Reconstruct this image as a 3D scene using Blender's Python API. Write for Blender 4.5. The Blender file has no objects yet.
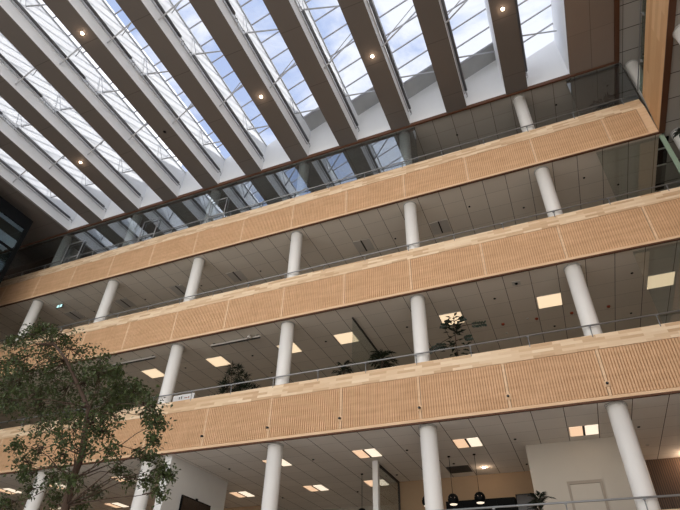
import bpy, bmesh, math, random
from mathutils import Vector, Matrix
random.seed(7)
C = bpy.context.scene.collection
PI = math.pi
# ------------------------------------------------------------------ main levels (metres, ground floor at z = 0)
D = 15.37                                   # plane of the gallery fronts
ZR = 21.82                                  # underside of roof
LEV = {'top': (17.095, 18.616, 19.28, .27), 'middle': (12.32, 13.87, 14.455, .20), 'lower': (7.502, 9.03, 9.575, .305),
       'bottom': (2.71, 4.24, 4.72, .285)}   # parapet underside, slat top, sill top, rail height above sill
FLOOR = {k: v[2]-1.1 for k, v in LEV.items()}
XL0, XR0 = -33.57, 5.75                     # extent of the galleries
BX, BW, BS = -4.269, .939, 2.7              # roof beams
def beam_x(i): return BX+i*BS
GZ, GM = 23.9, .48                          # skylight glass: low edge height, slope
ORD = ['first', 'second', 'third', 'fourth', 'fifth', 'sixth', 'seventh', 'eighth', 'ninth', 'tenth', 'eleventh', 'twelfth', 'thirteenth', 'fourteenth']
def nth(i, n):
    if i == 0: return 'leftmost'
    if i == n-1: return 'rightmost'
    return ORD[i]+' from the left'

# ------------------------------------------------------------------ helpers
def link(o, parent=None):
    C.objects.link(o)
    if parent: o.parent = parent
    return o
def obj(name, bm, mat, parent=None, smooth=False):
    me = bpy.data.meshes.new(name); bmesh.ops.recalc_face_normals(bm, faces=bm.faces)
    bm.to_mesh(me); bm.free()
    for m in (mat if isinstance(mat, (list, tuple)) else [mat]): me.materials.append(m)
    if smooth:
        for p in me.polygons: p.use_smooth = True
    return link(bpy.data.objects.new(name, me), parent)
def tag(o, label=None, cat=None, group=None, kind=None):
    if label: o['label'] = label
    if cat: o['category'] = cat
    if group: o['group'] = group
    if kind: o['kind'] = kind
    return o
def thing(name, label, cat, loc=(0, 0, 0), group=None, rz=0):
    o = bpy.data.objects.new(name, None); o.location = loc; o.rotation_euler = (0, 0, rz); o.empty_display_size = .1
    C.objects.link(o); return tag(o, label, cat, group)
def copy_tree(o, parent=None):
    c = o.copy(); C.objects.link(c)
    if parent: c.parent = parent
    for ch in list(o.children): copy_tree(ch, c)
    return c
def struct(name, bm, mat, parent=None):
    o = obj(name, bm, mat, parent); o['kind'] = 'structure'; return o
def box(bm, x0, x1, y0, y1, z0, z1, mi=0):
    v = [bm.verts.new(p) for p in ((x0, y0, z0), (x1, y0, z0), (x1, y1, z0), (x0, y1, z0), (x0, y0, z1), (x1, y0, z1), (x1, y1, z1), (x0, y1, z1))]
    for f in ((3, 2, 1, 0), (4, 5, 6, 7), (0, 1, 5, 4), (1, 2, 6, 5), (2, 3, 7, 6), (3, 0, 4, 7)):
        bm.faces.new([v[i] for i in f]).material_index = mi
    return bm
def B(*a):
    bm = bmesh.new()
    if a: box(bm, *a)
    return bm
def prism(bm, pts, axis, a, b, mi=0):
    """extrude a polygon (list of 2-D points) along an axis from a to b"""
    def P(p, t): return {'x': (t, p[0], p[1]), 'y': (p[0], t, p[1]), 'z': (p[0], p[1], t)}[axis]
    v0 = [bm.verts.new(P(p, a)) for p in pts]; v1 = [bm.verts.new(P(p, b)) for p in pts]; n = len(pts)
    bm.faces.new(v0).material_index = mi; bm.faces.new(v1[::-1]).material_index = mi
    for i in range(n): bm.faces.new((v0[i], v0[(i+1) % n], v1[(i+1) % n], v1[i])).material_index = mi
    return bm
def tube(bm, pts, r, n=8, mi=0, cap=True):
    """swept tube through points; r a number or a list"""
    pts = [Vector(p) for p in pts]; rs = r if isinstance(r, (list, tuple)) else [r]*len(pts)
    rings = []; ref = None
    for i, p in enumerate(pts):
        d = (pts[min(i+1, len(pts)-1)]-pts[max(i-1, 0)]).normalized()
        if ref is None: ref = Vector((0, 0, 1)) if abs(d.z) < .9 else Vector((1, 0, 0))
        a = d.cross(ref).normalized(); b = a.cross(d).normalized(); ref = b
        rings.append([bm.verts.new(p+(a*math.cos(2*PI*k/n)+b*math.sin(2*PI*k/n))*rs[i]) for k in range(n)])
    for i in range(len(rings)-1):
        for k in range(n):
            f = bm.faces.new((rings[i][k], rings[i][(k+1) % n], rings[i+1][(k+1) % n], rings[i+1][k])); f.smooth = True; f.material_index = mi
    if cap:
        bm.faces.new(rings[0][::-1]).material_index = mi; bm.faces.new(rings[-1]).material_index = mi
    return bm
def lathe(bm, prof, n=32, loc=(0, 0, 0), mi=0):
    rings = []
    for r, z in prof:
        rings.append([bm.verts.new((loc[0]+r*math.cos(2*PI*k/n), loc[1]+r*math.sin(2*PI*k/n), loc[2]+z)) for k in range(n)])
    for i in range(len(rings)-1):
        for k in range(n):
            f = bm.faces.new((rings[i][k], rings[i][(k+1) % n], rings[i+1][(k+1) % n], rings[i+1][k])); f.smooth = True; f.material_index = mi
    bm.faces.new(rings[0][::-1]).material_index = mi; bm.faces.new(rings[-1]).material_index = mi
    return bm

# ------------------------------------------------------------------ materials
def srgb(r, g, b):
    f = lambda c: (c/255/12.92 if c/255 <= .04045 else ((c/255+.055)/1.055)**2.4)
    return (f(r), f(g), f(b), 1)
class NT:
    def __init__(s, name):
        s.m = bpy.data.materials.new(name); s.m.use_nodes = True; s.t = s.m.node_tree; s.n = s.t.nodes; s.l = s.t.links
        s.b = s.n['Principled BSDF']; s.out = s.n['Material Output']
    def node(s, typ, **k):
        n = s.n.new(typ)
        for a, v in k.items():
            if a.startswith('i_'):
                n.inputs[a[2:].replace('_', ' ')].default_value = v
            else: setattr(n, a, v)
        return n
    def math(s, op, a, b=None):
        n = s.n.new('ShaderNodeMath'); n.operation = op
        for i, x in enumerate((a, b)):
            if x is None: continue
            if isinstance(x, (int, float)): n.inputs[i].default_value = x
            else: s.l.new(x, n.inputs[i])
        return n.outputs[0]
    def mix(s, f, a, b, mode='MIX'):
        n = s.n.new('ShaderNodeMix'); n.data_type = 'RGBA'; n.blend_type = mode
        for i, x in ((0, f), (6, a), (7, b)):
            if isinstance(x, (int, float, tuple)): n.inputs[i].default_value = x
            else: s.l.new(x, n.inputs[i])
        return n.outputs[2]
    def pos(s):
        g = s.n.new('ShaderNodeNewGeometry'); x = s.n.new('ShaderNodeSeparateXYZ'); s.l.new(g.outputs['Position'], x.inputs[0]); return g.outputs['Position'], x.outputs
    def comb(s, x, y, z=0.):
        n = s.n.new('ShaderNodeCombineXYZ')
        for i, v in enumerate((x, y, z)):
            if isinstance(v, (int, float)): n.inputs[i].default_value = v
            else: s.l.new(v, n.inputs[i])
        return n.outputs[0]
def plain(name, rgb, rough=.6, metal=0., noise=.06, scale=3., spec=.3):
    t = NT(name); t.b.inputs['Roughness'].default_value = rough; t.b.inputs['Metallic'].default_value = metal
    t.b.inputs['Specular IOR Level'].default_value = spec
    p, _ = t.pos(); n = t.node('ShaderNodeTexNoise', i_Scale=scale, i_Detail=3.); t.l.new(p, n.inputs['Vector'])
    c = srgb(*rgb); lo = tuple(x*(1-noise*2) for x in c[:3])+(1,)
    t.l.new(t.mix(n.outputs['Fac'], c, lo), t.b.inputs['Base Color']); return t.m
def emit(name, rgb, strength, base=(200, 200, 200)):
    t = NT(name); t.b.inputs['Base Color'].default_value = srgb(*base)
    t.b.inputs['Emission Color'].default_value = srgb(*rgb); t.b.inputs['Emission Strength'].default_value = strength; return t.m
def butcher(name, cols, along='x', bw=.62, bh=.105):
    """finger-jointed light timber: staggered blocks of slightly different tone"""
    t = NT(name); t.b.inputs['Roughness'].default_value = .5; t.b.inputs['Specular IOR Level'].default_value = .25
    p, s = t.pos(); u = s[0] if along == 'x' else s[1]
    v = t.comb(u, t.math('MULTIPLY', s[2], 1.))
    br = t.node('ShaderNodeTexBrick', i_Scale=1., i_Mortar_Size=0., i_Bias=0., i_Brick_Width=bw, i_Row_Height=bh)
    br.offset = .37; br.offset_frequency = 2; br.squash = 1.
    br.inputs['Color1'].default_value = (0, 0, 0, 1); br.inputs['Color2'].default_value = (1, 1, 1, 1)
    t.l.new(v, br.inputs['Vector'])
    r = t.node('ShaderNodeValToRGB'); r.color_ramp.elements[0].color = srgb(*cols[0]); r.color_ramp.elements[1].color = srgb(*cols[-1])
    for k, c in enumerate(cols[1:-1]):
        e = r.color_ramp.elements.new((k+1)/(len(cols)-1)); e.color = srgb(*c)
    t.l.new(br.outputs['Color'], r.inputs[0])
    g = t.node('ShaderNodeTexNoise', i_Scale=1., i_Detail=4.)
    t.l.new(t.comb(t.math('MULTIPLY', u, 2.5), t.math('MULTIPLY', s[2], 60.)), g.inputs['Vector'])
    t.l.new(t.mix(.25, r.outputs[0], g.outputs['Fac'], 'SOFT_LIGHT'), t.b.inputs['Base Color']); return t.m
def oak(name, a, b, vertical=True, along='x'):
    t = NT(name); t.b.inputs['Roughness'].default_value = .55; t.b.inputs['Specular IOR Level'].default_value = .2
    p, s = t.pos(); u = s[0] if along == 'x' else s[1]
    g = t.node('ShaderNodeTexNoise', i_Scale=1., i_Detail=5., i_Distortion=.4)
    vv = t.comb(t.math('MULTIPLY', u, 25. if vertical else 1.2), t.math('MULTIPLY', s[2], 2. if vertical else 14.), t.math('MULTIPLY', s[1 if along == 'x' else 0], 3.))
    t.l.new(vv, g.inputs['Vector'])
    h = t.node('ShaderNodeTexNoise', i_Scale=1., i_Detail=2.)
    t.l.new(t.comb(t.math('MULTIPLY', u, .9), t.math('MULTIPLY', s[2], 7.)), h.inputs['Vector'])
    r = t.node('ShaderNodeValToRGB'); r.color_ramp.elements[0].position = .3; r.color_ramp.elements[1].position = .72
    r.color_ramp.elements[0].color = srgb(*a); r.color_ramp.elements[1].color = srgb(*b)
    t.l.new(t.math('ADD', t.math('MULTIPLY', g.outputs['Fac'], .5), t.math('MULTIPLY', h.outputs['Fac'], .5)), r.inputs[0])
    t.l.new(r.outputs[0], t.b.inputs['Base Color']); return t.m
def tiles(name, rgb, gap, xo=-.65, yo=15.4, sx=.9, sy=.9, faint=.45, wx=.02, wy=.016, rough=.8):
    """square acoustic tiles with open joints running away from the atrium and finer cross joints"""
    t = NT(name); t.b.inputs['Roughness'].default_value = rough; t.b.inputs['Specular IOR Level'].default_value = .15
    p, s = t.pos()
    def line(c, o, st, w):
        q = t.math('FRACT', t.math('DIVIDE', t.math('SUBTRACT', c, o-200*st-w/2), st)); return t.math('LESS_THAN', q, w/st)
    a = line(s[0], xo, sx, wx); b = t.math('MULTIPLY', line(s[1], yo, sy, wy), faint); k = t.math('MAXIMUM', a, b)
    n = t.node('ShaderNodeTexNoise', i_Scale=.7, i_Detail=2.); t.l.new(p, n.inputs['Vector'])
    cell = t.node('ShaderNodeTexWhiteNoise', noise_dimensions='2D')
    t.l.new(t.comb(t.math('FLOOR', t.math('DIVIDE', t.math('SUBTRACT', s[0], xo), sx)), t.math('FLOOR', t.math('DIVIDE', t.math('SUBTRACT', s[1], yo), sy))), cell.inputs['Vector'])
    c = srgb(*rgb); c2 = tuple(x*.86 for x in c[:3])+(1,)
    base = t.mix(t.math('ADD', t.math('MULTIPLY', n.outputs['Fac'], .5), t.math('MULTIPLY', cell.outputs[0], .4)), c, c2)
    t.l.new(t.mix(k, base, srgb(*gap)), t.b.inputs['Base Color']); return t.m
def glass(name, tint=(1, 1, 1, 1), refl=.05, gtint=(1, 1, 1, 1)):
    """thin clear pane: see-through plus a mirror share that grows at grazing angles"""
    t = NT(name); t.n.remove(t.b)
    tr = t.node('ShaderNodeBsdfTransparent'); tr.inputs[0].default_value = tint
    gl = t.node('ShaderNodeBsdfGlossy'); gl.inputs['Roughness'].default_value = 0.; gl.inputs['Color'].default_value = gtint
    g = t.n.new('ShaderNodeNewGeometry'); dp = t.n.new('ShaderNodeVectorMath'); dp.operation = 'DOT_PRODUCT'
    t.l.new(g.outputs['Normal'], dp.inputs[0]); t.l.new(g.outputs['Incoming'], dp.inputs[1])
    q = t.math('POWER', t.math('SUBTRACT', 1., t.math('ABSOLUTE', dp.outputs['Value'])), 5.)
    f = t.math('MINIMUM', t.math('ADD', t.math('MULTIPLY', q, .96-refl), .03+refl), 1.)
    m = t.node('ShaderNodeMixShader'); t.l.new(f, m.inputs[0]); t.l.new(tr.outputs[0], m.inputs[1]); t.l.new(gl.outputs[0], m.inputs[2])
    t.l.new(m.outputs[0], t.out.inputs[0]); return t.m
def slatwood(name, a, b, st=.07):
    t = NT(name); p, s = t.pos(); q = t.math('FRACT', t.math('DIVIDE', t.math('ADD', s[0], 300.), st)); k = t.math('LESS_THAN', q, .3)
    n = t.node('ShaderNodeTexNoise', i_Scale=1., i_Detail=4.); t.l.new(t.comb(t.math('MULTIPLY', s[0], 9.), t.math('MULTIPLY', s[2], .8)), n.inputs['Vector'])
    t.l.new(t.mix(k, t.mix(n.outputs['Fac'], srgb(*a), srgb(*b)), srgb(28, 20, 14)), t.b.inputs['Base Color']); t.b.inputs['Roughness'].default_value = .5; return t.m

M = {}
M['slat'] = oak('oak_slats', (201, 160, 121), (228, 188, 149))
M['backing'] = oak('oak_backing_boards', (170, 127, 89), (210, 168, 126), vertical=False)
M['sill'] = butcher('butcher_block_oak', [(200, 164, 128), (216, 184, 148), (228, 200, 166), (237, 213, 182)])
M['side_sill'] = butcher('butcher_block_oak_side', [(190, 146, 102), (200, 158, 114), (212, 172, 128)], 'y', 3., .3)
M['rail_wood'] = oak('oak_trim', (216, 178, 140), (236, 204, 168), vertical=False)
M['brown'] = plain('dark_brown_edge', (96, 62, 42), .6, noise=.1)
M['core'] = plain('parapet_core_board', (190, 180, 165), .8)
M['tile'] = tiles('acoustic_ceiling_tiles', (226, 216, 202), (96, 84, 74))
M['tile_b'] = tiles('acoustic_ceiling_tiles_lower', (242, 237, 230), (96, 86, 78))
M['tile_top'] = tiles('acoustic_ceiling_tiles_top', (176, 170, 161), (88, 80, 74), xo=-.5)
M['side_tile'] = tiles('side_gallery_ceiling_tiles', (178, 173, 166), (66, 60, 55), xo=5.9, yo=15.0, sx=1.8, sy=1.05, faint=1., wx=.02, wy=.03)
M['floor'] = plain('pale_gallery_floor', (206, 192, 174), .5)
M['ground'] = plain('pale_stone_floor', (222, 214, 202), .5)
M['white'] = plain('white_plaster', (226, 225, 222), .7, noise=.02)
M['lamplit_wall'] = plain('lamplit_plaster', (178, 150, 120), .8, noise=.04)  # plaster colour with warm lamplight on the rear walls mixed in
M['warm_wall'] = plain('cream_plaster', (200, 191, 178), .8, noise=.03)
M['door_trim'] = plain('door_trim_paint', (172, 160, 146), .7)
M['column'] = plain('white_column_paint', (240, 236, 230), .45, noise=.02, spec=.4)
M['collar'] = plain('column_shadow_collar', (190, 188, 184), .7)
M['soffit'] = tiles('brown_beam_soffit', (108, 101, 96), (84, 77, 72), xo=-100.03, yo=.9, sx=.45*6, sy=2.7, wx=.0, wy=.03, faint=.8, rough=.5)
M['soffit_r'] = tiles('grey_brown_soffit_panels', (138, 122, 110), (100, 88, 80), xo=3.83, yo=.9, sx=.88, sy=1.8, wx=.02, wy=.02, faint=.5, rough=.6)
M['shaft'] = plain('white_skylight_shaft', (231, 232, 233), .6, noise=.02)
M['plate'] = plain('grey_roof_plate', (186, 187, 186), .6, noise=.12, scale=1.4)
M['tube'] = plain('dark_blind_roller', (104, 104, 106), .4, .2)
M['steel'] = plain('brushed_steel', (150, 151, 152), .32, .4)
M['white_steel'] = plain('white_painted_steel', (190, 192, 196), .45, noise=.02)
M['bar'] = plain('grey_glazing_bar', (176, 176, 182), .5)
M['black'] = plain('black_metal', (16, 17, 18), .6, spec=.1)
M['darkgrey'] = plain('dark_grey_metal', (62, 60, 58), .5)
M['skyglass'] = glass('skylight_glass', (.97, .98, 1, 1), -.01)
M['screen'] = glass('gallery_glass_screen', (.86, .89, .89, 1), .24, (.86, .92, 1., 1))
M['clear'] = glass('clear_partition_glass', (.84, .87, .86, 1), .04)
M['green'] = glass('greenish_balustrade_glass', (.55, .64, .60, 1), .10)
M['green_edge'] = plain('green_glass_edge', (150, 168, 146), .3)
M['dark_glass'] = glass('dark_teal_glass', (.42, .50, .50, 1), .16, (.8, .95, 1, 1))
M['wood_dark'] = plain('dark_walnut_wall', (104, 66, 44), .6, noise=.15, scale=1.2)
M['slat_dark'] = slatwood('dark_walnut_slats', (74, 52, 34), (104, 76, 50))
M['panel'] = emit('warm_light_panel', (250, 219, 178), .82)
M['panel_a'] = emit('warm_light_tray', (240, 196, 156), .82)
M['panel_b'] = emit('bright_light_tray', (255, 234, 208), .88)
M['frame_w'] = plain('white_lamp_frame', (225, 222, 215), .5)
M['off'] = plain('unlit_lamp_tray', (196, 190, 182), .5)
M['bulb'] = emit('downlight_bulb', (255, 232, 205), 14.)
M['red'] = plain('copper_red_plastic', (150, 70, 46), .4)
M['leaf'] = plain('dark_green_leaves', (94, 108, 64), .38, noise=.44, scale=14.)
M['leaf2'] = plain('deep_green_leaves', (40, 52, 38), .4, noise=.3, scale=14.)
M['bark'] = plain('grey_brown_bark', (84, 66, 54), .9, noise=.25, scale=12.)
M['pot'] = plain('grey_planter', (108, 104, 100), .6)
M['tv'] = plain('glossy_brown_black_screen', (50, 36, 26), .25, spec=.6)
M['exit'] = emit('pale_cyan_sign_face', (170, 232, 232), 1.1)
M['paper'] = plain('white_board', (226, 224, 222), .6)

# ------------------------------------------------------------------ setting: floors, ceilings, walls
YB = 25.0
XE = 12.5
struct('floor', B(-45, 30, -25, 40, -.3, 0), M['ground'])
for k in ('bottom', 'lower', 'middle', 'top'):
    zb = LEV[k][0]; fz = FLOOR[k]
    struct('floor', B(XL0, XE, D+.17, YB, zb+.12, fz), M['floor'])
    struct('floor', B(5.9205, XE, -1, D+.16, zb+.12, fz), M['floor'])
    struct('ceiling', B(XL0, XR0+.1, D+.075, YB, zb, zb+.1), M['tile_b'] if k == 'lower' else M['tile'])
    bm = B(5.97, XE, -1, D+.19, zb, zb+.1); box(bm, XR0+.11, XE, D+.2, YB, zb, zb+.1)
    struct('ceiling', bm, M['side_tile'])
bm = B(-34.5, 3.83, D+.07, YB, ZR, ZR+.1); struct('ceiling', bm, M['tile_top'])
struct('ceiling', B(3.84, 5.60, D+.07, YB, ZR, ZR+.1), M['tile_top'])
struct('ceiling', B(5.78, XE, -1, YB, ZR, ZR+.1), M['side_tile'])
struct('ceiling', B(3.832, 5.58, -1, D-.03, ZR, ZR+.1), M['soffit_r'])
struct('ceiling', B(-34.5, beam_x(-8)+BW, -1, D-.03, ZR, ZR+.1), M['soffit'])
# opaque roof over the galleries and both ends
bm = B(-34.5, XE, D+.16, YB, ZR+.14, ZR+.4); struct('ceiling', bm, M['plate'])
struct('ceiling', B(3.95, XE, -1, D+.15, ZR+.14, ZR+.4), M['plate'])
struct('ceiling', B(-34.5, beam_x(-8)+BW-.2, -1, D+.15, ZR+.14, ZR+.4), M['plate'])
# brown trim round the roof opening
struct('trim_1', B(-34.5, 5.75, D-.02, D+.06, ZR-.06, ZR+.13), M['brown'])
struct('trim_2', B(5.59, 5.76, -1, D-.03, ZR-.075, ZR+.13), M['brown'])
struct('wall_back', B(-34.5, XE, YB+.01, YB+.2, 0, ZR+.4), M['warm_wall'])
struct('wall_left', B(-34.8, -34.51, -1, YB, 0, ZR+.4), M['warm_wall'])
struct('wall_right', B(XE+.01, XE+.2, -1, YB, 0, ZR+.4), M['warm_wall'])
# end wall of the skylight wells, one white gable per well, cut to the slope of the glass
bm = bmesh.new()
for i in range(-8, 3):
    x0 = beam_x(i)+BW; x1 = beam_x(i+1)
    prism(bm, [(x0, ZR+.13), (x1, ZR+.13), (x1, GZ+GM*(x1-x0)), (x0, GZ)], 'y', D, D+.14)
struct('wall_skylight_end', bm, M['shaft'])
# right-hand wall of the last well
struct('wall_skylight_left', B(beam_x(-8)+BW-.1, beam_x(-8)+BW-.002, -1, D+.14, ZR+.11, GZ), M['shaft'])
struct('wall_skylight_right', B(3.832, 3.94, -1, D+.14, ZR+.11, GZ+GM*1.76+.02), M['shaft'])

# bottom gallery rooms
fz, cz = FLOOR['bottom'], 7.502
E_ = .003
struct('wall_room', B(-1.16, 1.95, 18.5, 21.3, fz+E_, cz-E_), M['warm_wall'])
struct('wall_kitchen', B(-6.5, -1.17, 21.45, 21.6, fz+E_, cz-E_), M['lamplit_wall'])
struct('wall_slatted', B(1.96, XE, 21.35, 21.5, fz+E_, cz-E_), M['slat_dark'])
struct('wall_television', B(-13.72, -13.4, 15.62, 19.4, fz+E_, cz-E_), M['white'])
struct('wall_lounge', B(-33.5, -13.73, 23.4, 23.6, fz+E_, cz-E_), M['lamplit_wall'])
d = struct('door_1', B(-.06, .79, 18.455, 18.49, fz+.01, 6.16), M['warm_wall'])
bm = B(-.14, -.065, 18.45, 18.499, fz+.01, 6.169); box(bm, .795, .87, 18.45, 18.499, fz+.01, 6.169); box(bm, -.14, .87, 18.45, 18.499, 6.17, 6.26)
obj('door_frame', bm, M['door_trim'], d)
bm = tube(bmesh.new(), [(.72, 18.45, fz+1.05), (.72, 18.40, fz+1.05), (.60, 18.40, fz+1.05)], .012); obj('door_handle', bm, M['steel'], d)
# top gallery left end: walnut wall and white pier
struct('wall_walnut', B(-33.5, -26.3, 16.9, 17.1, FLOOR['top']+E_, ZR-E_), M['wood_dark'])
struct('wall_pier', B(-26.29, -25.75, 16.7, 17.3, FLOOR['top']+E_, ZR-E_), M['white'])

# ------------------------------------------------------------------ parapets
PW = 2.7
def slat_mesh(w, zb, zm, n):
    bm = bmesh.new(); st = w/n
    for k in range(n):
        x = k*st+st*.5; box(bm, x-.025, x+.025, D-.006, D+.028, zb+.115, zm-.01)
    return bm
joints = [-1.17+PW*k for k in range(-12, 3)]
plabel = {'top': 'topmost oak gallery parapet, below the glass screen under the roof', 'middle': 'middle oak gallery parapet, between the upper two rows of columns',
          'lower': 'lowest fully seen oak gallery parapet, with small black spotlights on its joints', 'bottom': 'oak parapet at the bottom right corner, under the bottom handrail'}
for k, (zb, zm, zt, rh) in LEV.items():
    t = thing('gallery_parapet', plabel[k], 'parapet', (0, D, zb), 'oak parapets along the galleries')
    def part(name, bm, mat):
        o = obj(name, bm, mat, t); o.matrix_parent_inverse = Matrix.Translation((0, -D, -zb)); return o
    part('core_board', B(XL0, XR0+.02, D+.075, D+.165, zb+.11, zm-.003), M['core'])
    part('bottom_rail', B(XL0, XR0, D-.02, D+.07, zb+.012, zb+.1), M['rail_wood'])
    part('underside_strip', B(XL0, XR0+.19, D-.01, D+.065, zb-.04, zb+.01), M['brown'])
    # sloping timber sill
    part('sill', prism(bmesh.new(), [(D-.012, zm), (D+.165, zm), (D+.165, zt), (D+.13, zt)], 'x', XL0, XR0), M['sill'])
    full = None; jx = joints if k != 'bottom' else [j for j in joints if j > -4]
    for j in jx:
        if j+PW <= XR0-.2:
            if full is None:
                full = part('slatted_panel', slat_mesh(PW-.09, zb, zm, 33), M['slat']); base = full
                bb = part('backing_board', B(.0, PW-.09, D+.03, D+.07, zb+.105, zm-.003), M['backing']); bb.parent = full; bb.matrix_parent_inverse = Matrix.Identity(4)
                full.location.x = j+.045
            else:
                c = full.copy(); C.objects.link(c); c.location.x = j+.045
                b2 = full.children[0].copy(); C.objects.link(b2); b2.parent = c
        else:
            w = XR0-j-.045-.30
            o = part('slatted_panel', slat_mesh(w, zb, zm, 15), M['slat']); o.location.x = j+.045
            b2 = obj('backing_board', B(0, w, D+.03, D+.07, zb+.105, zm-.003), M['backing'], o)
        if j < XR0:
            part('joint_strip', B(j-.035, j+.035, D-.016, D+.03, zb+.105, zm-.003), M['rail_wood'])
    part('end_board', B(XR0-.29, XR0, D-.014, D+.07, zb+.105, zm-.003), M['rail_wood'])
    # parapet of the side gallery, running towards the camera from the corner
    s = thing('side_gallery_parapet', {'top': 'smooth oak side gallery parapet at the upper right, meeting the topmost parapet'}.get(k, 'smooth oak side gallery parapet, out of frame right of the %s parapet' % k),
              'parapet', (XR0, 7, zb), 'oak parapets along the side galleries')
    y1 = D-.025
    def spart(name, bm, mat):
        o = obj(name, bm, mat, s); o.matrix_parent_inverse = Matrix.Translation((-XR0, -7, -zb)); return o
    spart('side_board', prism(bmesh.new(), [(XR0+.005, zb+.01), (XR0+.08, zb+.01), (XR0+.165, zt), (XR0+.125, zt)], 'y', -1, y1), M['side_sill'])
    spart('core_board', B(XR0+.09, XR0+.17, -1, y1, zb+.02, zt-.7), M['core'])
    spart('underside_strip', B(XR0+.005, XR0+.20, -1, y1, zb-.045, zb+.005), M['brown'])

# handrails on the parapets
rail_label = {'top': 'steel handrail on the topmost parapet in front of the glass screen', 'middle': 'steel handrail along the middle parapet',
              'lower': 'steel handrail along the lowest fully seen parapet, in front of the potted plants', 'bottom': 'steel handrail at the bottom right, crossing the white door'}
for k, (zb, zm, zt, rh) in LEV.items():
    y = D+.09; z = zt+rh; x0 = XL0+.2 if k != 'bottom' else -6.0
    t = thing('handrail', rail_label[k], 'handrail', (0, y, zt), 'steel handrails')
    o = obj('rail', tube(bmesh.new(), [(x0, 0, rh), (XR0+.0, 0, rh)], .026, 10), M['steel'], t)
    post = None; x = -2.08-1.82*17
    while x < XR0:
        if x > x0:
            if post is None:
                bm = tube(bmesh.new(), [(0, .03, -.10), (0, .03, .02), (0, 0, rh)], .015, 8); box(bm, -.035, .035, -.03, .035, rh-.05, rh-.028)
                post = obj('post', bm, M['steel'], t); p = post
            else: p = post.copy(); C.objects.link(p)
            p.location = (x, 0, 0)
        x += 1.82
zt = LEV['top'][2]
t = thing('side_handrail', 'steel handrail above the side gallery parapet at the upper right', 'handrail', (XR0+.08, 7, zt))
obj('rail', tube(bmesh.new(), [(0, -7.9, .37), (0, D-7, .37)], .024, 10), M['steel'], t)
obj('glass_pane', B(.04, .05, -7.9, D-7-.06, -.02, .34), M['green'], t)
for y in (13.9, 12.0, 10.1, 8.2, 6.3):
    obj('bracket', box(tube(bmesh.new(), [(.045, y-7, .1), (0, y-7, .37)], .014, 8), .005, .075, y-7.04, y-6.96, .16, .24), M['steel'], t)

# steel hoops on the top handrail
hx = [(-24.38, -23.2), (-18.8, -17.8), (-14.37, -13.38)]
for n, (a, b) in enumerate(hx):
    t = thing('steel_hoop', ['steel hoop frame on the top handrail beside the leftmost column', 'steel hoop frame on the top handrail, between the two others', 'steel hoop frame on the top handrail farthest from the left end'][n], 'frame', (a, D+.06, zt), 'steel hoop frames on the top handrail')
    w = b-a; bm = tube(bmesh.new(), [(0, 0, -.06), (0, 0, 1.38)], .028, 8); obj('upright', bm, M['steel'], t)
    obj('upright', tube(bmesh.new(), [(w, 0, -.06), (w, 0, 1.38)], .028, 8), M['steel'], t)
    obj('crossbar', tube(bmesh.new(), [(0, 0, 1.38), (w, 0, 1.38)], .028, 8), M['steel'], t)
    obj('crossbar', tube(bmesh.new(), [(0, 0, .30), (w, 0, .30)], .02, 8), M['steel'], t)

# spotlights on the joints of the lower parapet
jx = [-1.17+PW*k for k in range(-4, 3)]; vis = [j for j in jx if -12.2 < j < 4]
proto = None
for n, j in enumerate(vis):
    lab = 'tiny black spotlight on a small oak block on the lower parapet, '+nth(n, len(vis))
    if proto is None:
        t = proto = thing('parapet_spotlight', lab, 'spotlight', (j, D-.017, 7.95), 'spotlights on the lower parapet')
        obj('mount_block', B(-.075, .075, -.014, 0, -.09, .07), M['rail_wood'], t)
        bm = tube(bmesh.new(), [(0, -.016, 0), (0, -.075, -.012), (0, -.12, -.03)], [.03, .038, .038], 12); obj('lamp_head', bm, M['black'], t)
        obj('lens', lathe(bmesh.new(), [(.026, -.004), (.026, .004)], 12, (0, 0, 0)), M['steel'], t).location = (0, -.125, -.032)
    else:
        t = copy_tree(proto); t.location = (j, D-.017, 7.95); t['label'] = lab

# ------------------------------------------------------------------ columns
def column(x, y, z0, z1, lab, group, proto={}):
    key = round(z1-z0, 3)
    if key in proto:
        t = copy_tree(proto[key]); t.location = (x, y, z0); t['label'] = lab; t['group'] = group; return t
    t = thing('round_column', lab, 'column', (x, y, z0), group); h = z1-z0
    obj('shaft', lathe(bmesh.new(), [(.262, 0.002), (.262, .3), (.262, h-.06)], 40), M['column'], t)
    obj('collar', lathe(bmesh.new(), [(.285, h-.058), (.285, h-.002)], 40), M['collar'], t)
    proto[key] = t; return t
CY = D+.445
cx = -9.176
rows = {'bottom': (FLOOR['bottom'], 7.502, 'bottom gallery', [-2, -1, 0, 1, 2]), 'lower': (FLOOR['lower'], 12.32, 'gallery with the potted plants', [-1, 0, 1, 2]),
        'middle': (FLOOR['middle'], 17.095, 'gallery under the topmost parapet', [-3, -2, -1, 0, 1, 2]), 'top': (FLOOR['top'], ZR, 'glazed top gallery', [-3, -2, -1, 0, 1, 2])}
for k, (z0, z1, nm, ids) in rows.items():
    for n, i in enumerate(ids):
        column(cx+5.4*i, CY, z0, z1, 'white round column in the %s, %s of its row' % (nm, nth(n, len(ids))), 'white round columns in the '+nm)
column(6.25, CY, FLOOR['top'], ZR, 'white round column at the upper right corner, behind the end of the topmost handrail', 'white round corner columns')
column(6.42, CY-.15, FLOOR['middle'], 17.095, 'white round column right of the green glass edge, with a plant before it', 'white round corner columns')
column(6.20, 11.4, FLOOR['middle'], 17.095, 'white round column cut by the right picture edge, high up beside the side parapet', 'white round corner columns')

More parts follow.
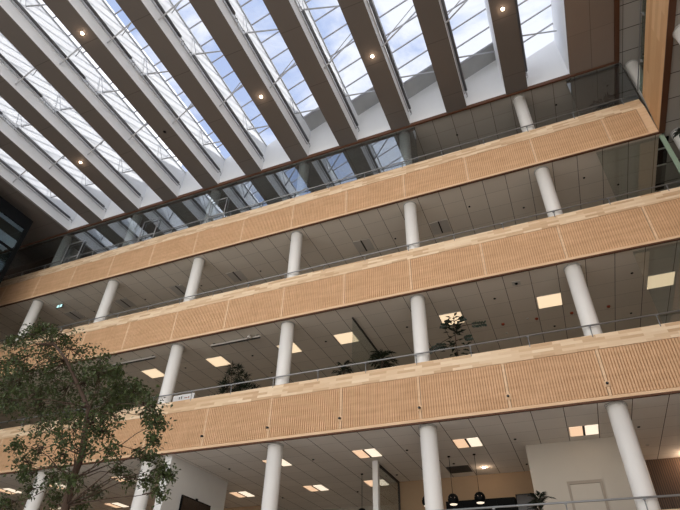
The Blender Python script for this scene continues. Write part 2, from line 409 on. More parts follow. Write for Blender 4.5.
# ------------------------------------------------------------------ roof: beams, skylights, blinds, struts
YR0 = -1.0
def beam(i, n):
    t = thing('roof_beam', 'long roof beam with brown underside and white sides, '+nth(n, 10), 'roof beam', (beam_x(i), 0, ZR), 'roof beams between the skylights')
    obj('soffit_panel', B(0, BW, YR0, D-.03, 0, .03), M['soffit'], t)
    zl = GZ+GM*(BS-BW)-ZR; zr = GZ-ZR
    obj('beam_casing', prism(bmesh.new(), [(.002, .032), (BW-.002, .032), (BW-.002, zr-.02), (BW*.5, zr-.02), (BW*.5, zl+.06), (.002, zl+.06)], 'y', YR0, D-.001), M['shaft'], t)
    return t
b0 = beam(-7, 0)
for n in range(1, 10):
    t = copy_tree(b0); t.location.x = beam_x(-7+n); t['label'] = 'long roof beam with brown underside and white sides, '+nth(n, 10)
W = BS-BW
solid = (-2, -1, 0, 1)
def skylight(i, n):
    t = thing('roof_skylight', 'sloping glass skylight between brown roof beams, %s of eleven' % nth(n, 11), 'skylight', (beam_x(i)+BW, 0, GZ), 'sloping skylights between the roof beams')
    ye = D-.9 if i in solid else D
    bm = bmesh.new(); prism(bm, [(0, 0), (W, GM*W), (W, GM*W+.012), (0, .012)], 'y', YR0, ye); obj('glass_pane', bm, M['skyglass'], t)
    if i in solid:
        obj('grey_end_plate', prism(bmesh.new(), [(0, .0), (W, GM*W), (W, GM*W+.04), (0, .04)], 'y', D-.87, D-.002), M['plate'], t)
        obj('end_strip', prism(bmesh.new(), [(0, -.05), (W, GM*W-.05), (W, GM*W-.003), (0, -.003)], 'y', D-1.0, D-.94), M['white_steel'], t)
    k = 0; y = D-.9
    bar = None
    while y > YR0:
        if bar is None:
            bar = obj('glazing_bar', prism(bmesh.new(), [(0, -.06), (W, GM*W-.06), (W, GM*W-.003), (0, -.003)], 'y', -.027, .027), M['bar'], t); o = bar
        else: o = bar.copy(); C.objects.link(o)
        o.location.y = y; y -= .9
    obj('edge_profile', B(.0, .05, YR0, ye, -.06, -.005), M['white_steel'], t)
    z0 = 23.-GZ
    def st(pts, r, name='strut'): obj(name, tube(bmesh.new(), [(x, y, z+z0) for x, y, z in pts], r, 8), M['white_steel'], t)
    for y in (2.2, 6.7, 11.2):
        st([(.03, y, -.95), (W-.03, y, 1.0)], .034); st([(.10, y+.35, .2), (W-.03, y-.2, 1.3)], .022)
    for y in (4.4, 8.9, 13.4):
        st([(.10, y, -.1), (W-.03, y+1.0, .95)], .034); st([(.03, y-.35, .75), (.12, y, -.1), (.03, y+.45, .75)], .018, 'small_strut')
    return t
for n, i in enumerate(range(-8, 3)): skylight(i, n)
def blind(i, n):
    lab = 'dark roller blind beside the skylight, %s of eleven' % nth(n, 11)
    t = thing('roller_blind', lab, 'blind', (beam_x(i)+BW, 0, 22.62), 'roller blinds beside the skylights')
    for a, b in ((8.8, 15.0), (1.75, 7.85)):
        r = obj('roller', tube(bmesh.new(), [(.12, a, 0), (.12, b, 0)], .066, 12), M['tube'], t)
        obj('end_cap', tube(bmesh.new(), [(.12, b, 0), (.12, b+.04, 0)], .045, 10), M['steel'], r)
        obj('end_cap', tube(bmesh.new(), [(.12, a, 0), (.12, a-.04, 0)], .045, 10), M['steel'], r)
    obj('cover_strip', B(.003, .05, YR0, 15.1, -.13, -.095), M['white_steel'], t)
    obj('cable', tube(bmesh.new(), [(.10, YR0, -.02), (.10, 15.25, -.02)], .012, 6), M['darkgrey'], t)
    for y in (15.12, 8.62, 8.05):
        bm = tube(bmesh.new(), [(.003, y, .0), (.14, y, -.02), (.14, y+.1, -.16), (.07, y+.13, -.2)], .014, 6); obj('hook', bm, M['steel'], t)
    return t
b0 = blind(-8, 0)
for n in range(1, 11):
    t = copy_tree(b0); t.location.x = beam_x(-8+n)+BW; t['label'] = 'dark roller blind beside the skylight, %s of eleven' % nth(n, 11)
# recessed downlights in the beam soffits
def downlight(x, y, z, lab, lit=True, group='round downlights in the beam undersides', power=3.):
    t = thing('recessed_downlight', lab, 'downlight', (x, y, z), group)
    obj('ring', lathe(bmesh.new(), [(.085, -.012), (.085, -.001)], 20), M['frame_w'] if lit else M['darkgrey'], t)
    obj('bulb', lathe(bmesh.new(), [(.035, -.03), (.065, -.0125)], 20), M['bulb'] if lit else M['black'], t)
    if lit:
        L = bpy.data.lights.new('glow', 'POINT'); L.energy = power; L.color = (1, .72, .5); L.shadow_soft_size = .05
        lo = bpy.data.objects.new('glow', L); link(lo, t); lo.location = (0, 0, -.16)
    return t
dl = [(-6, 11.33, 'lit round downlight in the brown roof beam nearest the black framed box', True), (-4, 5.9, 'lit round downlight near the upper left corner of the picture', True),
      (-4, 11.33, 'unlit dark round downlight in a roof beam', False), (-2, 11.33, 'lit round downlight in the roof beam at the middle left of the roof', True),
      (0, 11.33, 'lit round downlight in the roof beam above the middle of the topmost parapet', True), (2, 11.33, 'lit round downlight in the rightmost roof beam', True)]
for i, y, lab, lit in dl: downlight(beam_x(i)+BW/2, y, ZR, lab, lit)
downlight(-2.89, 20.49, 7.502, 'lit round downlight in the bottom gallery ceiling right of the two pendant lamps', True, 'downlights in the bottom gallery')
downlight(4.0, 20.9, 7.502, 'lit downlight washing the dark slatted wall at the bottom right', True, 'downlights in the bottom gallery', 30.)

# ------------------------------------------------------------------ glass
def screen(x0, x1, lab):
    t = thing('glass_screen', lab, 'glass screen', (0, D+.145, zt)); pane = None; x = x0
    while x < x1-.01:
        w = min(PW, x1-x)
        if pane is None or abs(w-PW) > .01: p = obj('glass_pane', B(0, w-.006, -.005, .005, .002, ZR-.004-zt), M['screen'], t)
        else: p = pane.copy(); C.objects.link(p)
        if pane is None: pane = p
        p.location.x = x; x += PW
    return t
screen(-3.15-PW*11, -3.15, 'long full height glass screen of the top gallery mirroring the skylights')
t = screen(3.62, XR0+.04, 'short glass screen enclosing the right end of the top gallery')
obj('corner_post', B(XR0+.045, XR0+.075, -.015, .015, .002, ZR-.004-zt), M['darkgrey'], t)
for k, xa, z1, nm in (('middle', 3.62, 17.05, 'clear glass pane enclosing the right end of the gallery under the topmost parapet'), ('lower', 3.46, 12.275, 'clear glass pane enclosing the right end of the gallery with the potted plants')):
    z0 = LEV[k][2]
    t = thing('glass_enclosure', nm, 'glass screen', (xa, D+.155, z0))
    obj('glass_pane', B(0, XR0-xa, -.005, .005, -.01, z1-z0), M['clear'], t)
    obj('corner_post', B(XR0-xa+.002, XR0-xa+.15, -.03, .03, -.01, z1-z0), M['green_edge'], t)
# glass partitions inside
t = thing('glass_partition', 'clear glass partition with dark top channel behind the palm on the planted gallery', 'glass partition', (-6.52, 16.2, FLOOR['lower']))
h = 12.32-FLOOR['lower']
obj('glass_pane', B(-.005, .005, 0, 5, .01, h-.06), M['clear'], t); obj('top_channel', B(-.03, .03, 0, 5, h-.059, h-.003), M['darkgrey'], t)
t = thing('glass_partition', 'glass partition with white post in the bottom gallery behind the middle column', 'glass partition', (-6.5, 18.62, FLOOR['bottom']))
h = 7.502-FLOOR['bottom']
obj('post', B(-.1, .1, -.1, .1, .003, h-.003), M['white'], t)
obj('glass_pane', B(-.005, .005, .12, 2.7, .05, h-.09), M['clear'], t)
bm = B(-.03, .03, .12, 2.8, h-.085, h-.003); box(bm, -.03, .03, 2.71, 2.8, .05, h-.09); obj('frame', bm, M['darkgrey'], t)

# ------------------------------------------------------------------ ceiling lights
def light_panel(x, y, z, lab, group, proto={}):
    if 'p' in proto: t = copy_tree(proto['p']); t.location = (x, y, z); t['label'] = lab; t['group'] = group; return t
    t = thing('ceiling_light_panel', lab, 'ceiling light', (x, y, z), group)
    bm = B(0, .87, 0, .02, -.014, -.001); box(bm, 0, .87, .85, .87, -.014, -.001); box(bm, 0, .02, .021, .849, -.014, -.001); box(bm, .85, .87, .021, .849, -.014, -.001)
    obj('frame', bm, M['frame_w'], t); obj('diffuser', B(.021, .849, .021, .849, -.010, -.001), M['panel'], t)
    proto['p'] = t; return t
def twin(x, y, z, lab, group, lit=True, proto={}):
    if lit in proto: t = copy_tree(proto[lit]); t.location = (x, y, z); t['label'] = lab; t['group'] = group; return t
    t = thing('twin_ceiling_light', lab, 'ceiling light', (x, y, z), group)
    obj('housing', B(.0, .86, 0, .86, -.006, -.001), M['frame_w'] if lit else M['tile'], t)
    obj('left_tray', B(.02, .39, .02, .84, -.022, -.0065), M['panel_a'] if lit else M['off'], t)
    obj('right_tray', B(.47, .84, .02, .84, -.022, -.0065), M['panel_b'] if lit else M['off'], t)
    obj('centre_fin', B(.40, .46, .02, .84, -.03, -.0065), M['darkgrey'], t)
    proto[lit] = t; return t
xs = [-17.8, -14.15, -10.5, -7.82, -3.36, .28, 3.95]
for n, x in enumerate(xs): light_panel(x+.015, 17.215, 12.32, 'square warm light panel in the ceiling above the potted plants, '+nth(n, 7), 'square light panels above the planted gallery')
tw = [(-24.55, 17.2), (-21.5, 17.2), (-17.85, 17.2), (-10.52, 17.2), (-6.9, 17.2), (-3.33, 17.2), (.28, 17.2)]
for n, (x, y) in enumerate(tw): twin(x, y, 7.502, 'lit twin-tray ceiling light in the front row of the bottom gallery, '+nth(n, 7), 'twin ceiling lights in the bottom gallery')
tw = [(-25.1, 20.88), (-21.48, 20.88), (-17.9, 20.88), (-14.27, 20.88), (-10.6, 20.88), (-7.85, 20.88)]
for n, (x, y) in enumerate(tw): twin(x, y, 7.502, 'lit twin-tray ceiling light in the rear row of the bottom gallery, '+nth(n, 6), 'twin ceiling lights in the bottom gallery')
for n, x in enumerate([-24.9, -21.2, -17.5, -13.95, -7.0, -3.33]):
    twin(x, 17.2, 17.095, 'unlit twin-tray ceiling light in the gallery under the topmost parapet, '+nth(n, 6), 'unlit ceiling lights in the gallery under the topmost parapet', False)
# linear ceiling tracks above the planted gallery
for n, (a, b) in enumerate([(-18.42, -16.04), (-13.07, -10.62)]):
    t = thing('ceiling_track', ['grey ceiling track lamp above the planted gallery, left one near the tree', 'grey ceiling track lamp above the planted gallery, right one with a round knob'][n], 'ceiling track', (a, 16.15, 12.32), 'ceiling tracks above the planted gallery')
    w = b-a; obj('track', B(0, w, -.05, .05, -.12, -.05), M['off'], t); obj('lamp_strip', B(.03, w-.03, -.035, .035, -.15, -.121), M['darkgrey'], t)
    for u in (.15, w-.15): obj('mount', B(u-.05, u+.05, -.04, .04, -.049, -.001), M['darkgrey'], t)
    if n: obj('knob', lathe(bmesh.new(), [(.04, -.24), (.09, -.22), (.09, -.14), (.05, -.10)], 16, (w-.45, -.16, .05)), M['off'], t)
# vent
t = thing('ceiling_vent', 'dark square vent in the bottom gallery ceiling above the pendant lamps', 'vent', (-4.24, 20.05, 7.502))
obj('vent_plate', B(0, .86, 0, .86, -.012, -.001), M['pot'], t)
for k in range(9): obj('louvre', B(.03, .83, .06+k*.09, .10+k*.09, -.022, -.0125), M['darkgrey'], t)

t = thing('ceiling_slot', 'dark ceiling slot with pale bars beside the green glass edge at the right', 'vent', (5.77, 15.68, 17.094))
bm = B(0, .33, 0, .52, -.012, -.001); box(bm, 0, .33, .60, 1.40, -.012, -.001); box(bm, 0, .33, 2.5, 2.9, -.012, -.001); obj('opening', bm, M['black'], t)
bm = B(0, .33, .53, .59, -.03, -.001); box(bm, 0, .33, 1.41, 1.47, -.03, -.001); obj('bar', bm, M['frame_w'], t)
obj('grey_plate', B(0, .33, 1.48, 2.49, -.012, -.001), M['pot'], t)
# ceiling dots
def dots(pts, z, where, mat='black', r=.045, word='black sensor dot', cat='sensor', h=.03):
    pts = sorted(pts, key=lambda p: p[0]-.001*p[1]); first = None
    for n, (x, y) in enumerate(pts):
        lab = '%s on the ceiling of the %s, %s' % (word, where, nth(n, len(pts)) if len(pts) > 1 else 'the only one')
        if first is None:
            o = obj('ceiling_sensor', lathe(bmesh.new(), [(r*.5, -h), (r, -h*.5), (r, -.001)], 14), M[mat]); first = o
        else: o = first.copy(); C.objects.link(o)
        o.location = (x, y, z); tag(o, lab, cat, word+'s on the ceiling of the '+where)
G2 = 'planted gallery'; G3 = 'gallery beneath top parapet'; G1 = 'bottom gallery'
dots([(-1.12, 16.8), (-4.74, 17.66), (-11.92, 17.68), (-8.3, 17.62), (-15.54, 17.68), (-11.92, 19.48), (3.48, 16.84), (3.5, 19.58), (.75, 19.59)], 12.32, G2)
dots([(2.72, 18.77), (1.43, 18.78), (.15, 18.75), (-1.12, 18.72)], 12.32, G2, 'red', .065, 'copper detector', 'detector', .07)
dots([(-.17, 18.64), (-1.09, 19.51)], 12.32, G2, 'off', .05, 'pale grey detector', 'detector')
dots([(-1.43, 16.79), (-5.03, 17.68), (3.15, 16.78), (4.4, 17.66), (.71, 17.68), (-12.17, 17.68), (-15.76, 17.7), (-19.46, 17.71), (-23.08, 17.7)], 17.095, G3)
dots([(-5.04, 17.74), (-6.28, 20.47), (-3.85, 19.72), (-8.67, 22.38), (-12.28, 17.75), (-8.62, 17.69), (-12.34, 22.38), (-1.39, 17.77), (-1.36, 20.58), (2.26, 17.83)], 7.502, G1)
dots([(3.15, 16.69), (5.3, 16.48), (-1.4, 16.73)], ZR, 'glazed top gallery')
dots([(2.57, 19.67)], 7.502, G1, 'off', .06, 'pale grey detector', 'detector')
t = thing('ceiling_camera', 'small camera on a white square plate near the edge of the planted gallery ceiling', 'camera', (-.25, 16.07, 12.32))
obj('mount_plate', B(-.14, .14, -.12, .12, -.02, -.001), M['off'], t); obj('camera_dome', lathe(bmesh.new(), [(.02, -.075), (.05, -.05), (.055, -.021)], 14), M['black'], t)
# exit sign
t = thing('exit_sign', 'tiny pale cyan lit sign hanging above the tree in the gallery under the topmost parapet', 'sign', (-24.3, 16.4, 16.9))
obj('hanger', tube(bmesh.new(), [(0, 0, .13), (0, 0, .194)], .008, 6), M['darkgrey'], t)
obj('sign_box', B(-.2, .2, -.03, .03, -.08, .13), M['darkgrey'], t)
bm = B(-.18, -.03, -.034, -.031, -.06, .11); box(bm, .03, .18, -.034, -.031, -.06, .11); obj('sign_face', bm, M['exit'], t)

# ------------------------------------------------------------------ pendants, television, cabinets, sign board
def pendant(x, y, zc, lab, proto={}):
    if 'p' in proto: t = copy_tree(proto['p']); t.location = (x, y, 7.502); t['label'] = lab; return t
    t = thing('pendant_lamp', lab, 'pendant lamp', (x, y, 7.502), 'black pendant lamps in the bottom gallery')
    dz = zc-7.502
    obj('canopy', lathe(bmesh.new(), [(.05, -.03), (.05, -.001)], 16), M['black'], t)
    obj('cord', tube(bmesh.new(), [(0, 0, -.03), (0, 0, dz+.19)], .008, 6), M['black'], t)
    obj('lamp_shade', lathe(bmesh.new(), [(.13, -.145), (.175, -.08), (.185, 0), (.165, .09), (.11, .16), (.03, .19)], 28, (0, 0, dz)), M['black'], t)
    obj('diffuser', lathe(bmesh.new(), [(.11, -.165), (.128, -.147)], 24, (0, 0, dz)), M['panel_b'], t)
    for a in (-.9, -.2, .5):
        obj('cut_out', lathe(bmesh.new(), [(.02, -.004), (.02, .004)], 10), M['panel_a'], t).location = (.16*math.sin(a), -.16*math.cos(a), dz+.03)
    proto['p'] = t; return t
pendant(-3.83, 18.85, 6.07, 'black dome pendant lamp just right of the middle column, left one of the pair')
pendant(-2.94, 18.88, 6.07, 'black dome pendant lamp below the round downlight, right one of the pair')
pendant(-4.72, 18.82, 6.07, 'black dome pendant lamp half hidden behind the middle column')
pendant(-7.55, 19.95, 6.07, 'black dome pendant lamp left of the white post, cut by the bottom edge')
t = thing('television', 'wall mounted television with dark screen on the white wall at the bottom left', 'television', (-13.4, 16.55, 5.3))
obj('casing', B(.03, .09, 0, 1.82, 0, 1.05), M['black'], t); obj('screen', B(.091, .094, .04, 1.78, .04, 1.01), M['tv'], t)
obj('wall_mount', B(.003, .029, .6, 1.2, .3, .75), M['darkgrey'], t); obj('camera', B(.03, .08, .86, .96, 1.051, 1.11), M['black'], t)
t = thing('wall_cabinet', 'long black wall cabinet below the pendant lamps in the bottom gallery', 'cabinet', (-4.58, 21.1, FLOOR['bottom']))
obj('body', B(0, 2.55, 0, .34, .003, 2.93), M['black'], t)
for k in range(4): obj('door', B(.02+k*.63, .62+k*.63, -.02, -.002, .1, 2.88), M['black'], t)
t = thing('display_screen', 'black display on the cabinet wall beside the white room corner', 'display', (-1.98, 20.9, 5.6))
obj('casing', B(0, .66, 0, .1, 0, .98), M['black'], t); obj('screen', B(.03, .63, -.004, -.001, .03, .95), M['tv'], t); obj('stand', B(.28, .38, .02, .08, 5.6*0+FLOOR['bottom']-5.6+.003, -.001), M['black'], t)
# notice board behind the lower rail
t = thing('notice_board', 'white board with dark and red marks behind the lower handrail, beside a column', 'board', (-14.25, 15.9, FLOOR['lower']))
obj('board', B(0, 1.02, 0, .03, .9, 1.55), M['paper'], t)
bm = B(.30, .34, -.004, -.001, 1.36, 1.46); box(bm, .40, .44, -.004, -.001, 1.36, 1.48); obj('dark_mark', bm, M['black'], t)
bm = B(.56, .72, -.004, -.001, 1.38, 1.41); box(bm, .76, .80, -.004, -.001, 1.36, 1.44); obj('red_mark', bm, M['red'], t)
for x in (.1, 1.0): obj('leg', B(x-.02, x+.02, .031, .06, .003, 1.5), M['steel'], t)
# small dark monitor behind the middle rail
t = thing('monitor', 'small black monitor peeping over the middle parapet right of a column', 'monitor', (2.55, 16.3, FLOOR['middle']+.75))
obj('casing', B(0, .36, 0, .05, .15, .80), M['black'], t); obj('stand', B(.14, .22, .01, .04, -.74, .149), M['black'], t)

# ------------------------------------------------------------------ black framed glass box at the left
BXX = -25.4
t = thing('glazed_lift_shaft', 'black framed shaft with dark teal glass at the left picture edge', 'lift shaft', (BXX, 13.5, 0))
def gp(name, bm, mat):
    o = obj(name, bm, mat, t); o.matrix_parent_inverse = Matrix.Translation((-BXX, -13.5, 0)); return o
y1 = 13.48; y0 = 0.5; zt_ = 21.22  # near end lengthened out of view to shade the left gallery end
gp('top_frame', B(BXX-5, BXX, y0, y1, zt_-.75, zt_), M['black'])
gp('corner_post', B(BXX-.3, BXX, y1-.24, y1, 0.002, zt_-.751), M['black'])
gp('corner_post', B(BXX-.3, BXX, y0, y0+.24, 0.002, zt_-.751), M['black'])
gp('corner_post', B(BXX-5, BXX-4.7, y1-.24, y1, 0.002, zt_-.751), M['black'])
z = 18.9
while z > .5:
    gp('transom', B(BXX-.12, BXX-.01, y0+.241, y1-.241, z-.06, z+.06), M['black']); z -= 1.6
for ym in (11.0, 8.8, 6.6, 4.4, 2.2): gp('mullion', B(BXX-.11, BXX-.02, ym, ym+.1, .002, zt_-.751), M['black'])
gp('glass_pane', B(BXX-.07, BXX-.05, y0+.241, y1-.241, .002, zt_-.751), M['dark_glass'])
gp('back_panel', B(BXX-4.69, BXX-.31, y1-.2, y1-.15, .002, zt_-.751), M['darkgrey'])
gp('interior_wall', B(BXX-3.2, BXX-3.0, y0+.3, y1-.25, .002, zt_-.76), M['pot'])

# ------------------------------------------------------------------ plants
def leaf(bm, p, d, up, L, Wd, mi=0, bend=.15):
    """pointed leaf from p along d: four quads folded along the rib"""
    d = d.normalized(); s = d.cross(up)
    if s.length < 1e-4: s = d.cross(Vector((1, 0, 0)))
    s.normalize(); n = s.cross(d)
    a = bm.verts.new(p); m = bm.verts.new(p+d*L*.5-n*L*bend*.3); e = bm.verts.new(p+d*L-n*L*bend)
    l = bm.verts.new(p+d*L*.42+s*Wd*.5+n*Wd*.12); r = bm.verts.new(p+d*L*.42-s*Wd*.5+n*Wd*.12)
    for f in ((a, m, l), (m, e, l), (a, r, m), (m, r, e)): bm.faces.new(f).material_index = mi
def rv(s=1.): return Vector((random.gauss(0, s), random.gauss(0, s), random.gauss(0, s)))
def pot(t, r=.25, h=.5):
    obj('pot', lathe(bmesh.new(), [(r*.8, .003), (r, h*.96), (r*1.04, h), (r*.92, h), (r*.9, h*.93)], 24), M['pot'], t)

def palm(x, y, z, H, R, lab, seed, nf=26, name='potted_palm'):
    random.seed(seed); t = thing(name, lab, 'potted plant', (x, y, z)); pot(t)
    bm = bmesh.new(); sb = bmesh.new()
    for k in range(nf):
        az = 2*PI*k/nf+random.uniform(-.2, .2); el = random.uniform(.35, 1.35); ln = R*random.uniform(.7, 1.15)
        b = Vector((0, 0, H-R*.75+random.uniform(-.45, .25)*R)); dd = Vector((math.cos(az)*math.cos(el), math.sin(az)*math.cos(el), math.sin(el)))
        pts = [b+dd*ln*u-Vector((0, 0, 1))*ln*.45*u*u for u in (0, .25, .5, .75, 1)]
        tube(sb, [(0, 0, .45), b]+pts[1:], [.014, .012, .010, .008, .006, .004], 5)
        for j in range(9):
            u = .25+.75*j/8; p = pts[0]+dd*ln*u-Vector((0, 0, 1))*ln*.45*u*u; tang = (dd-Vector((0, 0, 1))*.9*u).normalized(); sd = tang.cross(Vector((0, 0, 1))).normalized()
            for s in (-1, 1): leaf(bm, p, tang*.8+sd*s*.8+rv(.08), Vector((0, 0, 1)), ln*.38, .045)
    obj('stems', sb, M['bark'], t); obj('fronds', bm, M['leaf2'], t); return t
def bush(x, y, z, H, R, lab, seed):
    random.seed(seed); t = thing('potted_bush', lab, 'potted plant', (x, y, z)); pot(t, .3, .55); bm = bmesh.new(); sb = bmesh.new()
    for k in range(90):
        c = Vector((random.uniform(-1, 1)*R, random.uniform(-.5, .5)*R, 0)); top = (1-(abs(c.x)/R)**1.6*.55); zz = random.uniform(.45, 1.)*H*top
        p = Vector((c.x, c.y, zz)); tube(sb, [(c.x*.1, c.y*.1, .5), (c.x*.6, c.y*.6, zz*.65), p], [.014, .010, .005], 5)
        for j in range(20):
            d = rv(1.); d.z = abs(d.z)*.7-.1
            leaf(bm, p+rv(.03), d, Vector((0, 0, 1)), random.uniform(.2, .34), .05)
    obj('stems', sb, M['bark'], t); obj('foliage', bm, M['leaf2'], t); return t
def tall(x, y, z, lab, seed):
    random.seed(seed); t = thing('potted_fig_plant', lab, 'potted plant', (x, y, z)); pot(t); bm = bmesh.new(); sb = bmesh.new()
    tube(sb, [(0, 0, .4), (.03, 0, 1.4), (-.02, 0, 2.4), (.03, 0, 3.55)], [.03, .026, .02, .012], 6)
    def wing(b, az, el, ln, n=11, lw=.09):
        dd = Vector((math.cos(az)*math.cos(el), math.sin(az)*math.cos(el)*.5, math.sin(el))); mid = b+dd*ln*.45
        tube(sb, [b, mid, b+dd*ln-Vector((0, 0, .1))], [.018, .014, .007], 5)
        for j in range(n):
            u = .58+.42*j/(n-1); p = b+dd*ln*u-Vector((0, 0, .1))*u; sd = dd.cross(Vector((0, 1, 0))).normalized()
            for s in (-1, 1): leaf(bm, p, dd*.5+sd*s+rv(.12), Vector((0, -1, 0)), .15, lw)
    for zz, az, el, ln in ((2.75, PI, -.38, 1.15), (3.05, 0, .05, 1.1), (3.1, PI, .45, .5), (3.3, .4, .5, .45), (3.35, PI-.5, .3, .4), (2.3, PI, .3, .7), (2.5, 0, .25, .55)):
        wing(Vector((0, 0, zz)), az, el, ln)
    for k in range(95):
        zz = random.uniform(1.4, 3.5); a = random.uniform(0, 2*PI); rr = random.uniform(.05, .45)*(1.35-(zz-1.4)/2.1)
        leaf(bm, Vector((rr*math.cos(a), rr*math.sin(a), zz)), Vector((math.cos(a), math.sin(a), random.uniform(-.3, .6))), Vector((0, 0, 1)), .24, .12)
    obj('stems', sb, M['bark'], t); obj('leaves', bm, M['leaf2'], t); return t
FL = FLOOR['lower']
bush(-11.95, 17., FL, 2.82, 1.1, 'dense dark potted bush behind the lower handrail, left of a column', 3)
palm(-5.62, 17.0, FL, 2.6, .6, 'spiky potted palm beside the glass partition behind the lower handrail', 4)
palm(-7.12, 16.8, FL, 2.3, .5, 'small spiky potted palm left of the larger palm by the glass partition', 14, 12)
tall(-2.75, 17.0, FL, 'tall potted plant with broad drooping leaves against a lit ceiling panel', 5)
palm(5.05, 17.0, FLOOR['top'], 3.45, .7, 'feathery dark plant behind the glass at the right end of the top gallery', 6, 14)
palm(-1.0, 17.0, FLOOR['bottom'], 2.1, .55, 'small potted palm before the white room corner at the bottom edge', 8, 16)
palm(6.42, 14.95, FLOOR['middle'], 3.3, .5, 'dark spiky plant in front of the white column at the right edge', 9, 12)

# the big tree in the atrium: crown clumps (x, y, z, radius)
clumps = [(-11.52, 7.82, 7.74, 0.6), (-10.45, 7.81, 7.39, 0.63), (-9.72, 6.2, 6.28, 0.48), (-7.46, 6.25, 5.71, 0.39), (-10.59, 7.6, 6.67, 0.7), (-11.43, 7.42, 6.55, 0.45), (-8.98, 7.31, 6.06, 0.5), (-7.35, 6.65, 5.6, 0.28), (-11.01, 7.19, 7.72, 0.26), (-7.6, 7.19, 5.66, 0.25), (-8.15, 7.15, 6.15, 0.22), (-6.19, 6.39, 4.95, 0.29), (-7.04, 6.88, 5.43, 0.26), (-6.27, 6.81, 4.77, 0.17), (-7.96, 7.4, 5.58, 0.3), (-7.56, 7.89, 5.45, 0.26), (-10.12, 7.81, 5.9, 0.62), (-8.31, 7.08, 5.3, 0.5), (-9.85, 6.9, 5.58, 0.53), (-7.19, 6.58, 4.98, 0.29), (-9.47, 6.16, 5.34, 0.29), (-7.46, 6.15, 4.62, 0.33), (-9.23, 6.94, 5.11, 0.34), (-8.34, 6.67, 4.64, 0.31), (-7.81, 6.78, 4.51, 0.25), (-10.2, 7.71, 5.0, 0.28), (-9.56, 7.05, 4.47, 0.2), (-7.84, 7.11, 4.87, 0.19), (-6.87, 6.53, 4.27, 0.14), (-8.73, 6.14, 4.42, 0.11), (-8.27, 6.69, 3.98, 0.15), (-7.32, 6.35, 3.79, 0.17), (-9.29, 7.02, 4.22, 0.16), (-8.43, 7.9, 4.05, 0.18), (-8.6, 7.31, 3.79, 0.19), (-8.71, 6.43, 3.54, 0.14), (-8.51, 7.71, 3.79, 0.14), (-9.75, 7.53, 4.1, 0.11), (-6.81, 7.42, 4.4, 0.17), (-7.37, 7.73, 4.65, 0.14), (-6.56, 7.47, 4.22, 0.12), (-6.87, 7.52, 4.05, 0.1), (-5.9, 6.74, 3.6, 0.07), (-7.63, 7.87, 4.24, 0.09), (-7.89, 7.83, 4.39, 0.09), (-5.89, 6.39, 4.29, 0.09), (-6.4, 7.46, 4.1, 0.08), (-12.07, 7.39, 7.15, 0.37), (-10.33, 6.93, 6.4, 0.38), (-9.56, 7.05, 6.47, 0.42), (-7.83, 6.98, 5.44, 0.33), (-8.94, 7.76, 5.26, 0.27), (-8.59, 7.0, 4.44, 0.23), (-11.83, 7.6, 6.61, 0.36), (-9.59, 6.74, 5.69, 0.39), (-9.05, 7.69, 6.35, 0.38), (-10.06, 7.72, 6.28, 0.49), (-10.94, 6.93, 7.41, 0.3), (-10.07, 7.12, 7.39, 0.32), (-12.8, 7.76, 7.94, 0.28)]
random.seed(11)
t = thing('indoor_tree', 'tall slender tree with small dark green leaves at the lower left', 'tree', (-7.97, 7.0, 0.0))
base = Vector((-7.97, 7.0, 0.0))
trunk = [Vector(p)-base for p in [(-7.97, 7.0, 0.002), (-7.95, 7.02, 1.8), (-7.92, 6.9, 3.56), (-8.1, 7.0, 4.02), (-8.17, 7.1, 4.48), (-8.09, 6.9, 4.96), (-8.3, 7.0, 5.35), (-8.93, 7.1, 5.96), (-9.3, 6.9, 6.5), (-9.98, 7.0, 7.03)]]
bm = bmesh.new(); n = len(trunk); tube(bm, trunk, [.085-.062*i/(n-1) for i in range(n)], 10); obj('trunk', bm, M['bark'], t)
lb = bmesh.new(); sb = bmesh.new()
for (x, y, z, r) in clumps:
    c = Vector((x, y, z))-base
    cand = [p for p in trunk if p.z < c.z+.35 and p.z > 2.4] or [trunk[3]]
    a = min(cand, key=lambda p: (p-c).length+.35*abs(p.z-(c.z-.6)))
    mid = a.lerp(c, .5)+Vector((0, 0, .12))+rv(.06)
    ln = (c-a).length
    tube(sb, [a, a.lerp(mid, .5)+rv(.03), mid, mid.lerp(c, .5)+rv(.04), c], [.007+.004*ln, .006+.003*ln, .008, .006, .003], 6)
    for q in range(int((9+r*22)*(1. if z > 5.2 else .75))):
        d = rv(1.).normalized(); tip = c+Vector((d.x*r, d.y*r, d.z*r*.8-.06*r))
        m2 = c.lerp(tip, .55)+rv(.04)
        tube(sb, [c.lerp(mid, random.uniform(0, .4)), m2, tip-Vector((0, 0, .05))], [.007, .005, .002], 4, cap=False)
        for j in range(17):
            u = random.uniform(.3, 1.05); p = c.lerp(m2, u*2) if u < .5 else m2.lerp(tip, (u-.5)*2)
            p = p+rv(.055); dd = rv(1.); dd.z = dd.z*.6-.35
            leaf(lb, p, dd, Vector((0, 0, 1))+rv(.3), random.uniform(.055, .10), random.uniform(.036, .056))
obj('branches', sb, M['bark'], t); obj('foliage', lb, M['leaf'], t)

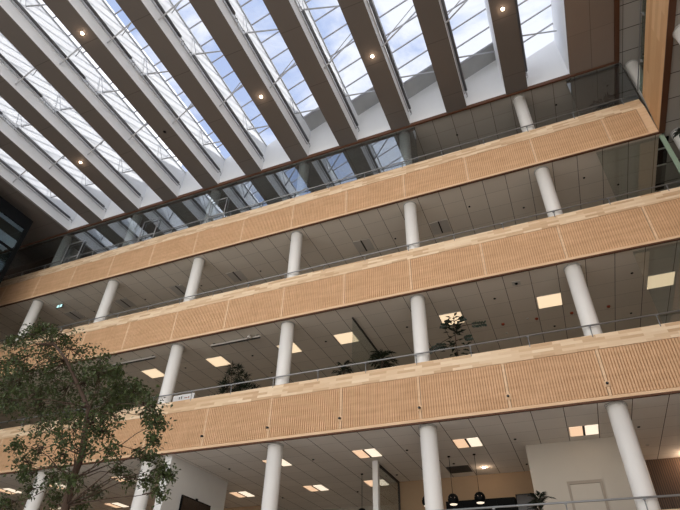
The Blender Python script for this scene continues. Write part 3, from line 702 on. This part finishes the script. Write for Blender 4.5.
# ------------------------------------------------------------------ sky, sun, camera
w = bpy.data.worlds.new('sky'); bpy.context.scene.world = w; w.use_nodes = True; nt = w.node_tree; nt.nodes.clear()
N = nt.nodes.new; Lk = nt.links.new
def wm(op, a, b=None, c=None):
    n = N('ShaderNodeMath'); n.operation = op
    for i, x in enumerate((a, b, c)):
        if x is None: continue
        if isinstance(x, (int, float)): n.inputs[i].default_value = x
        else: Lk(x, n.inputs[i])
    return n.outputs[0]
tc = N('ShaderNodeTexCoord'); sp = N('ShaderNodeSeparateXYZ'); Lk(tc.outputs['Generated'], sp.inputs[0]); X, Y, Z = sp.outputs
zc = wm('MAXIMUM', Z, .12)
cm = N('ShaderNodeCombineXYZ'); Lk(wm('DIVIDE', X, zc), cm.inputs[0]); Lk(wm('DIVIDE', Y, zc), cm.inputs[1])
no = N('ShaderNodeTexNoise'); no.inputs['Scale'].default_value = 4.2; no.inputs['Detail'].default_value = 7; no.inputs['Roughness'].default_value = .6; no.inputs['Distortion'].default_value = .5
Lk(cm.outputs[0], no.inputs['Vector'])
bias = wm('MULTIPLY', X, .32)                     # thicker cloud towards the right
f = wm('ADD', no.outputs['Fac'], bias)
mr = N('ShaderNodeMapRange'); mr.inputs['From Min'].default_value = .30; mr.inputs['From Max'].default_value = .54; mr.interpolation_type = 'SMOOTHSTEP'; Lk(f, mr.inputs['Value'])
mx = N('ShaderNodeMix'); mx.data_type = 'RGBA'; mx.inputs[6].default_value = (.42, .52, .76, 1); mx.inputs[7].default_value = (.86, .88, .94, 1); Lk(mr.outputs[0], mx.inputs[0])
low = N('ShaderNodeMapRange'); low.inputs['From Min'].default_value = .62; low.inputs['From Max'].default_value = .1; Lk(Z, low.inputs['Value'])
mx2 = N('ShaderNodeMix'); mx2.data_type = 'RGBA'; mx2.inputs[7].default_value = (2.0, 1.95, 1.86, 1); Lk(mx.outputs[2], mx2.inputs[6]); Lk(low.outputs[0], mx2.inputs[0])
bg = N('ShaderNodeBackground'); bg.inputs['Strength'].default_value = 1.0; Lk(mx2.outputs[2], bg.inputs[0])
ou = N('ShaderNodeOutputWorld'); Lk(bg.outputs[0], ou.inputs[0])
S = bpy.data.lights.new('sun', 'SUN'); S.energy = 5.2; S.angle = math.radians(1.2); S.color = (1, .97, .93)
so = bpy.data.objects.new('sun', S); C.objects.link(so)
so.rotation_euler = Vector((-1, -1.35, -1.1)).to_track_quat('-Z', 'Y').to_euler()

cam = bpy.data.cameras.new('camera'); co = bpy.data.objects.new('camera', cam); C.objects.link(co)
rx, ry, rz, F = .6698, .0326, .4156, 516.35
c_, s_ = math.cos, math.sin
fw = Vector((-s_(rz)*c_(rx), c_(rz)*c_(rx), s_(rx))); r = Vector((c_(rz), s_(rz), 0)); u = r.cross(fw)
r, u = r*c_(ry)+u*s_(ry), -r*s_(ry)+u*c_(ry)
co.matrix_world = Matrix(((r.x, u.x, -fw.x, 0), (r.y, u.y, -fw.y, 0), (r.z, u.z, -fw.z, 1.6), (0, 0, 0, 1)))
cam.sensor_fit = 'HORIZONTAL'; cam.sensor_width = 36; cam.lens = F/680*36; cam.clip_end = 300
sc = bpy.context.scene; sc.camera = co
sc.view_settings.view_transform = 'Standard'; sc.view_settings.look = 'None'; sc.view_settings.gamma = 1; sc.view_settings.use_curve_mapping = False
sc.view_settings.exposure = 0.28
sc.cycles.max_bounces = 8; sc.cycles.transparent_max_bounces = 24; sc.cycles.diffuse_bounces = 5
